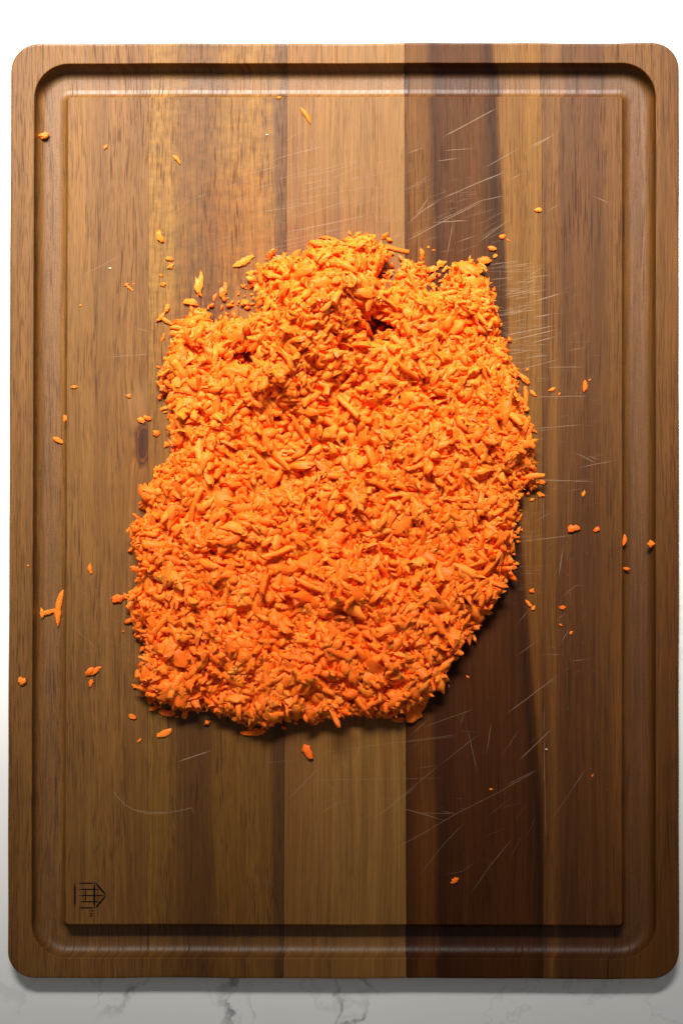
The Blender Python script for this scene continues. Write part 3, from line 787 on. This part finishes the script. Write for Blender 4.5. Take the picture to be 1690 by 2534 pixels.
NV = len(VAR)
prob = np.array([1.4] * 24 + [0.8] * 8 + [1.5] * 26 + [1.1] * 20 + [1.9] * 22); prob /= prob.sum()

rngH = np.random.default_rng(23)
MOUND = ((xs - 790) / 150) ** 2 + ((ys - 770) / 190) ** 2 < 1
pieces = []      # variant, position in px, rotation matrix, scale
NP = 24000
while len(pieces) < NP:
    deficit = np.where(inside, TGT - H, 0).clip(0, 22)
    deficit[TH < 4] = 0
    tot = deficit.sum()
    if tot < 2500: break
    idx = rngH.choice(deficit.size, size=260, p=(deficit / tot).ravel())
    for q in idx:
        cy_, cx_ = divmod(int(q), GW)
        x = cx_ * GS + rngH.uniform(-1.5, 1.5); y = cy_ * GS + rngH.uniform(-1.5, 1.5)
        if H[cy_, cx_] > TGT[cy_, cx_] - 1: continue
        vi = int(rngH.choice(NV, p=prob))
        if MOUND[cy_, cx_] and rngH.random() < 0.6: vi = int(rngH.integers(NV - 22, NV))
        sc_ = float(np.clip(rngH.lognormal(0.24, 0.24), 0.65, 1.9))
        if sd[cy_, cx_] < 14: sc_ *= 0.8
        V = VAR[vi][0] * sc_
        tilt = rngH.normal(0, 0.34, 2)
        if rngH.random() < 0.10: tilt *= 2.2
        sl = 0.75
        nrm = Vector((-gx[cy_, cx_] * sl + tilt[0], gy[cy_, cx_] * sl + tilt[1], 1.0)).normalized()
        rot = (nrm.to_track_quat('Z', 'Y').to_matrix() @ Matrix.Rotation(rngH.uniform(0, 2 * math.pi), 3, 'Z')) if rngH.random() < 0.92 else Euler(rngH.uniform(0, 6.28, 3)).to_matrix()
        A = np.array(rot)
        P = V @ A.T
        r, c = gi(P[:, 0] + x, -P[:, 1] + y)
        if HOLE[r, c].mean() > 0.22 or (sd[r, c] < -3).mean() > 0.30: continue
        z = np.percentile(H[r, c] - P[:, 2], 70)
        zt = z + P[:, 2]
        hi = P[:, 2] > np.percentile(P[:, 2], 30)
        rr, cc, zz = r[hi], c[hi], zt[hi]
        up = zz > H[rr, cc]
        H[rr[up], cc[up]] = zz[up]; OWN[rr[up], cc[up]] = len(pieces)
        # fill the middle as well
        H[cy_, cx_] = max(H[cy_, cx_], z + 1.0)
        pieces.append((vi, x, y, z, A, sc_))
# loose pulp and bits round the fringe and in the thin spots
wgt = np.where((sd > -42) & (TH < 12), np.exp(-((sd.clip(None, 0)) / 15.0) ** 2), 0)
wgt[:int(560 / GS)] = 0
idx = rngH.choice(wgt.size, size=640, p=(wgt / wgt.sum()).ravel())
for q in idx:
    cy_, cx_ = divmod(int(q), GW)
    if H[cy_, cx_] > TP + 16: continue
    x, y = cx_ * GS, cy_ * GS
    vi = int(rngH.integers(32, 78)); sc_ = float(rngH.uniform(0.28, 0.8))
    A = np.array(Euler((rngH.normal(0, .25), rngH.normal(0, .25), rngH.uniform(0, 6.28))).to_matrix())
    P = (VAR[vi][0] * sc_) @ A.T
    r, c = gi(P[:, 0] + x, -P[:, 1] + y)
    z = np.percentile(H[r, c] - P[:, 2], 85)
    np.maximum.at(H, (r, c), z + P[:, 2])
    pieces.append((vi, x, y, z, A, sc_))

# the 300 that show largest are objects of their own, the rest is one mass
ids, cnt = np.unique(OWN[OWN >= 0], return_counts=True)
ntop = 300 - len(LOOSE)
top = set(int(i) for i in ids[np.argsort(-cnt)][:ntop])
ZONES = [
 (lambda x, y: (x - 790) ** 2 / 190 ** 2 + (y - 790) ** 2 / 220 ** 2 < 1, lambda x, y: 'on the tall mound\'s %s, %s side' % ('top' if y < 690 else 'middle' if y < 810 else 'foot', 'right' if x > 790 else 'left'), 'carrot shreds on the tall mound'),
 (lambda x, y: y < 1130 and x < 640, lambda x, y: 'in the left lobe\'s %s' % ('tip' if y < 850 else 'middle' if y < 980 else 'foot'), 'carrot shreds in the left lobe'),
 (lambda x, y: y < 1000 and x >= 900, lambda x, y: 'in the right lobe\'s %s, %s side' % ('tip' if y < 760 else 'middle' if y < 880 else 'foot', 'outer' if x > 1080 else 'inner'), 'carrot shreds in the right lobe'),
 (lambda x, y: x > 1080, lambda x, y: 'on the heap\'s %s right flank' % ('upper' if y < 1130 else 'middle' if y < 1320 else 'lower'), 'carrot shreds on the right flank'),
 (lambda x, y: y > 1600, lambda x, y: 'near the %s of the heap\'s lower edge' % ('left' if x < 620 else 'middle' if x < 830 else 'right'), 'carrot shreds along the lower edge'),
 (lambda x, y: x < 520, lambda x, y: 'on the heap\'s %s left flank' % ('upper' if y < 1270 else 'middle' if y < 1430 else 'lower'), 'carrot shreds on the left flank'),
 (lambda x, y: True, lambda x, y: '%s, %s of centre' % ('just below the mound' if y < 1190 else 'in the heap\'s middle' if y < 1400 else 'in the heap\'s lower middle', 'left' if x < 800 else 'right'), 'carrot shreds on the middle of the heap'),
]
def describe(vi, x, y, A, sc_):
    Vv = VAR[vi][0] * sc_
    L, Wd = np.ptp(Vv[:, 0]), np.ptp(Vv[:, 1])
    form = ('chunky carrot shred' if vi < 24 else 'slim carrot strand' if vi < 32 else 'stubby carrot bit' if vi < 58 else 'flat carrot flake' if vi < 78 else 'ragged carrot tuft')
    d = A @ np.array([1.0, 0, 0])
    a = math.degrees(math.atan2(d[1], d[0])) % 180
    way = ('standing on end' if abs(d[2]) > 0.75 else 'lying crosswise' if a < 22 or a > 158 else 'slanting right' if a < 68 else 'pointing up' if a < 112 else 'slanting left')
    size = 'big' if L * Wd > 1500 else 'small' if L * Wd < 850 else 'middling'
    for fn, where, grp in ZONES:
        if fn(x, y): return '%s %s %s %s' % (size, form, way, where(x, y)), grp
var_me = [to_mesh('carrot_shred', *VAR[i]) for i in range(NV)]
for m_ in var_me: m_.set_sharp_from_angle(angle=R(75))
VV, FL, FS, TN = [], [], [], []
base = 0
for k, (vi, x, y, z, A, sc_) in enumerate(pieces):
    if k in top:
        o = link('carrot_shred', var_me[vi])
        o.matrix_world = Matrix.Translation((wx(x), wy(y), z * S)) @ Matrix(A.tolist()).to_4x4() @ Matrix.Scale(sc_, 4)
        label, grp = describe(vi, x, y, A, sc_)
        tag(o, label, 'carrot shred', grp)
        continue
    V, F = VAR[vi]
    P = (V * sc_) @ A.T
    P = P * S + np.array([wx(x), wy(y), z * S])
    VV.append(P)
    tone = rngH.random()
    if (x - 790) ** 2 / 150 ** 2 + (y - 770) ** 2 / 190 ** 2 < 1: tone = 0.35 + 0.5 * tone     # the wet, paler clump
    TN.append(np.full(len(P), tone, np.float32))
    for f in F:
        FL.append(len(f)); FS.extend(i + base for i in f)
    base += len(P)
# the mushy pulp under the shreds
st = 2
Hs = blur(H, 4)
bed = TP - 1.0 + (np.minimum(Hs, TGT) - TP - 9).clip(0, None) * (0.80 + 0.12 * nf) + rngH.normal(0, 1.3, H.shape)
ok = (Hs - TP > 16) & (sd > 10) & (TH > 13)
gid = {}
bv, bf = [], []
for i in range(0, GH - st, st):
    for j in range(0, GW - st, st):
        if ok[i, j] and ok[i + st, j] and ok[i, j + st] and ok[i + st, j + st]:
            q = []
            for a_, b_ in ((i, j), (i + st, j), (i + st, j + st), (i, j + st)):
                if (a_, b_) not in gid:
                    gid[(a_, b_)] = len(bv); bv.append((wx(b_ * GS), wy(a_ * GS), bed[a_, b_] * S))
                q.append(gid[(a_, b_)])
            bf.append(q)
VV.append(np.array(bv)); TN.append(np.full(len(bv), 0.35, np.float32))
for f in bf:
    FL.append(4); FS.extend(i + base for i in f)
VV = np.concatenate(VV).astype(np.float32)
me = bpy.data.meshes.new('carrot_heap')
me.vertices.add(len(VV)); me.vertices.foreach_set('co', VV.ravel())
FL = np.array(FL, np.int32); FS = np.array(FS, np.int32)
me.loops.add(len(FS)); me.loops.foreach_set('vertex_index', FS)
me.polygons.add(len(FL)); me.polygons.foreach_set('loop_start', np.concatenate([[0], np.cumsum(FL)[:-1]]).astype(np.int32))
me.polygons.foreach_set('use_smooth', np.ones(len(FL), bool))
at = me.attributes.new('tone', 'FLOAT', 'POINT'); at.data.foreach_set('value', np.concatenate(TN))
me.materials.append(M_heap); me.materials.append(M_pulp)
mi = np.zeros(len(FL), np.int32); mi[len(FL) - len(bf):] = 1
me.polygons.foreach_set('material_index', mi)
me.update(calc_edges=True); me.validate()
me.set_sharp_from_angle(angle=R(75))
heap = link('grated_carrot', me, M_heap)
tag(heap, 'heap of finely grated orange carrot piled in the middle of the wooden board', 'grated carrot', kind='stuff')
print('heap faces', len(me.polygons))
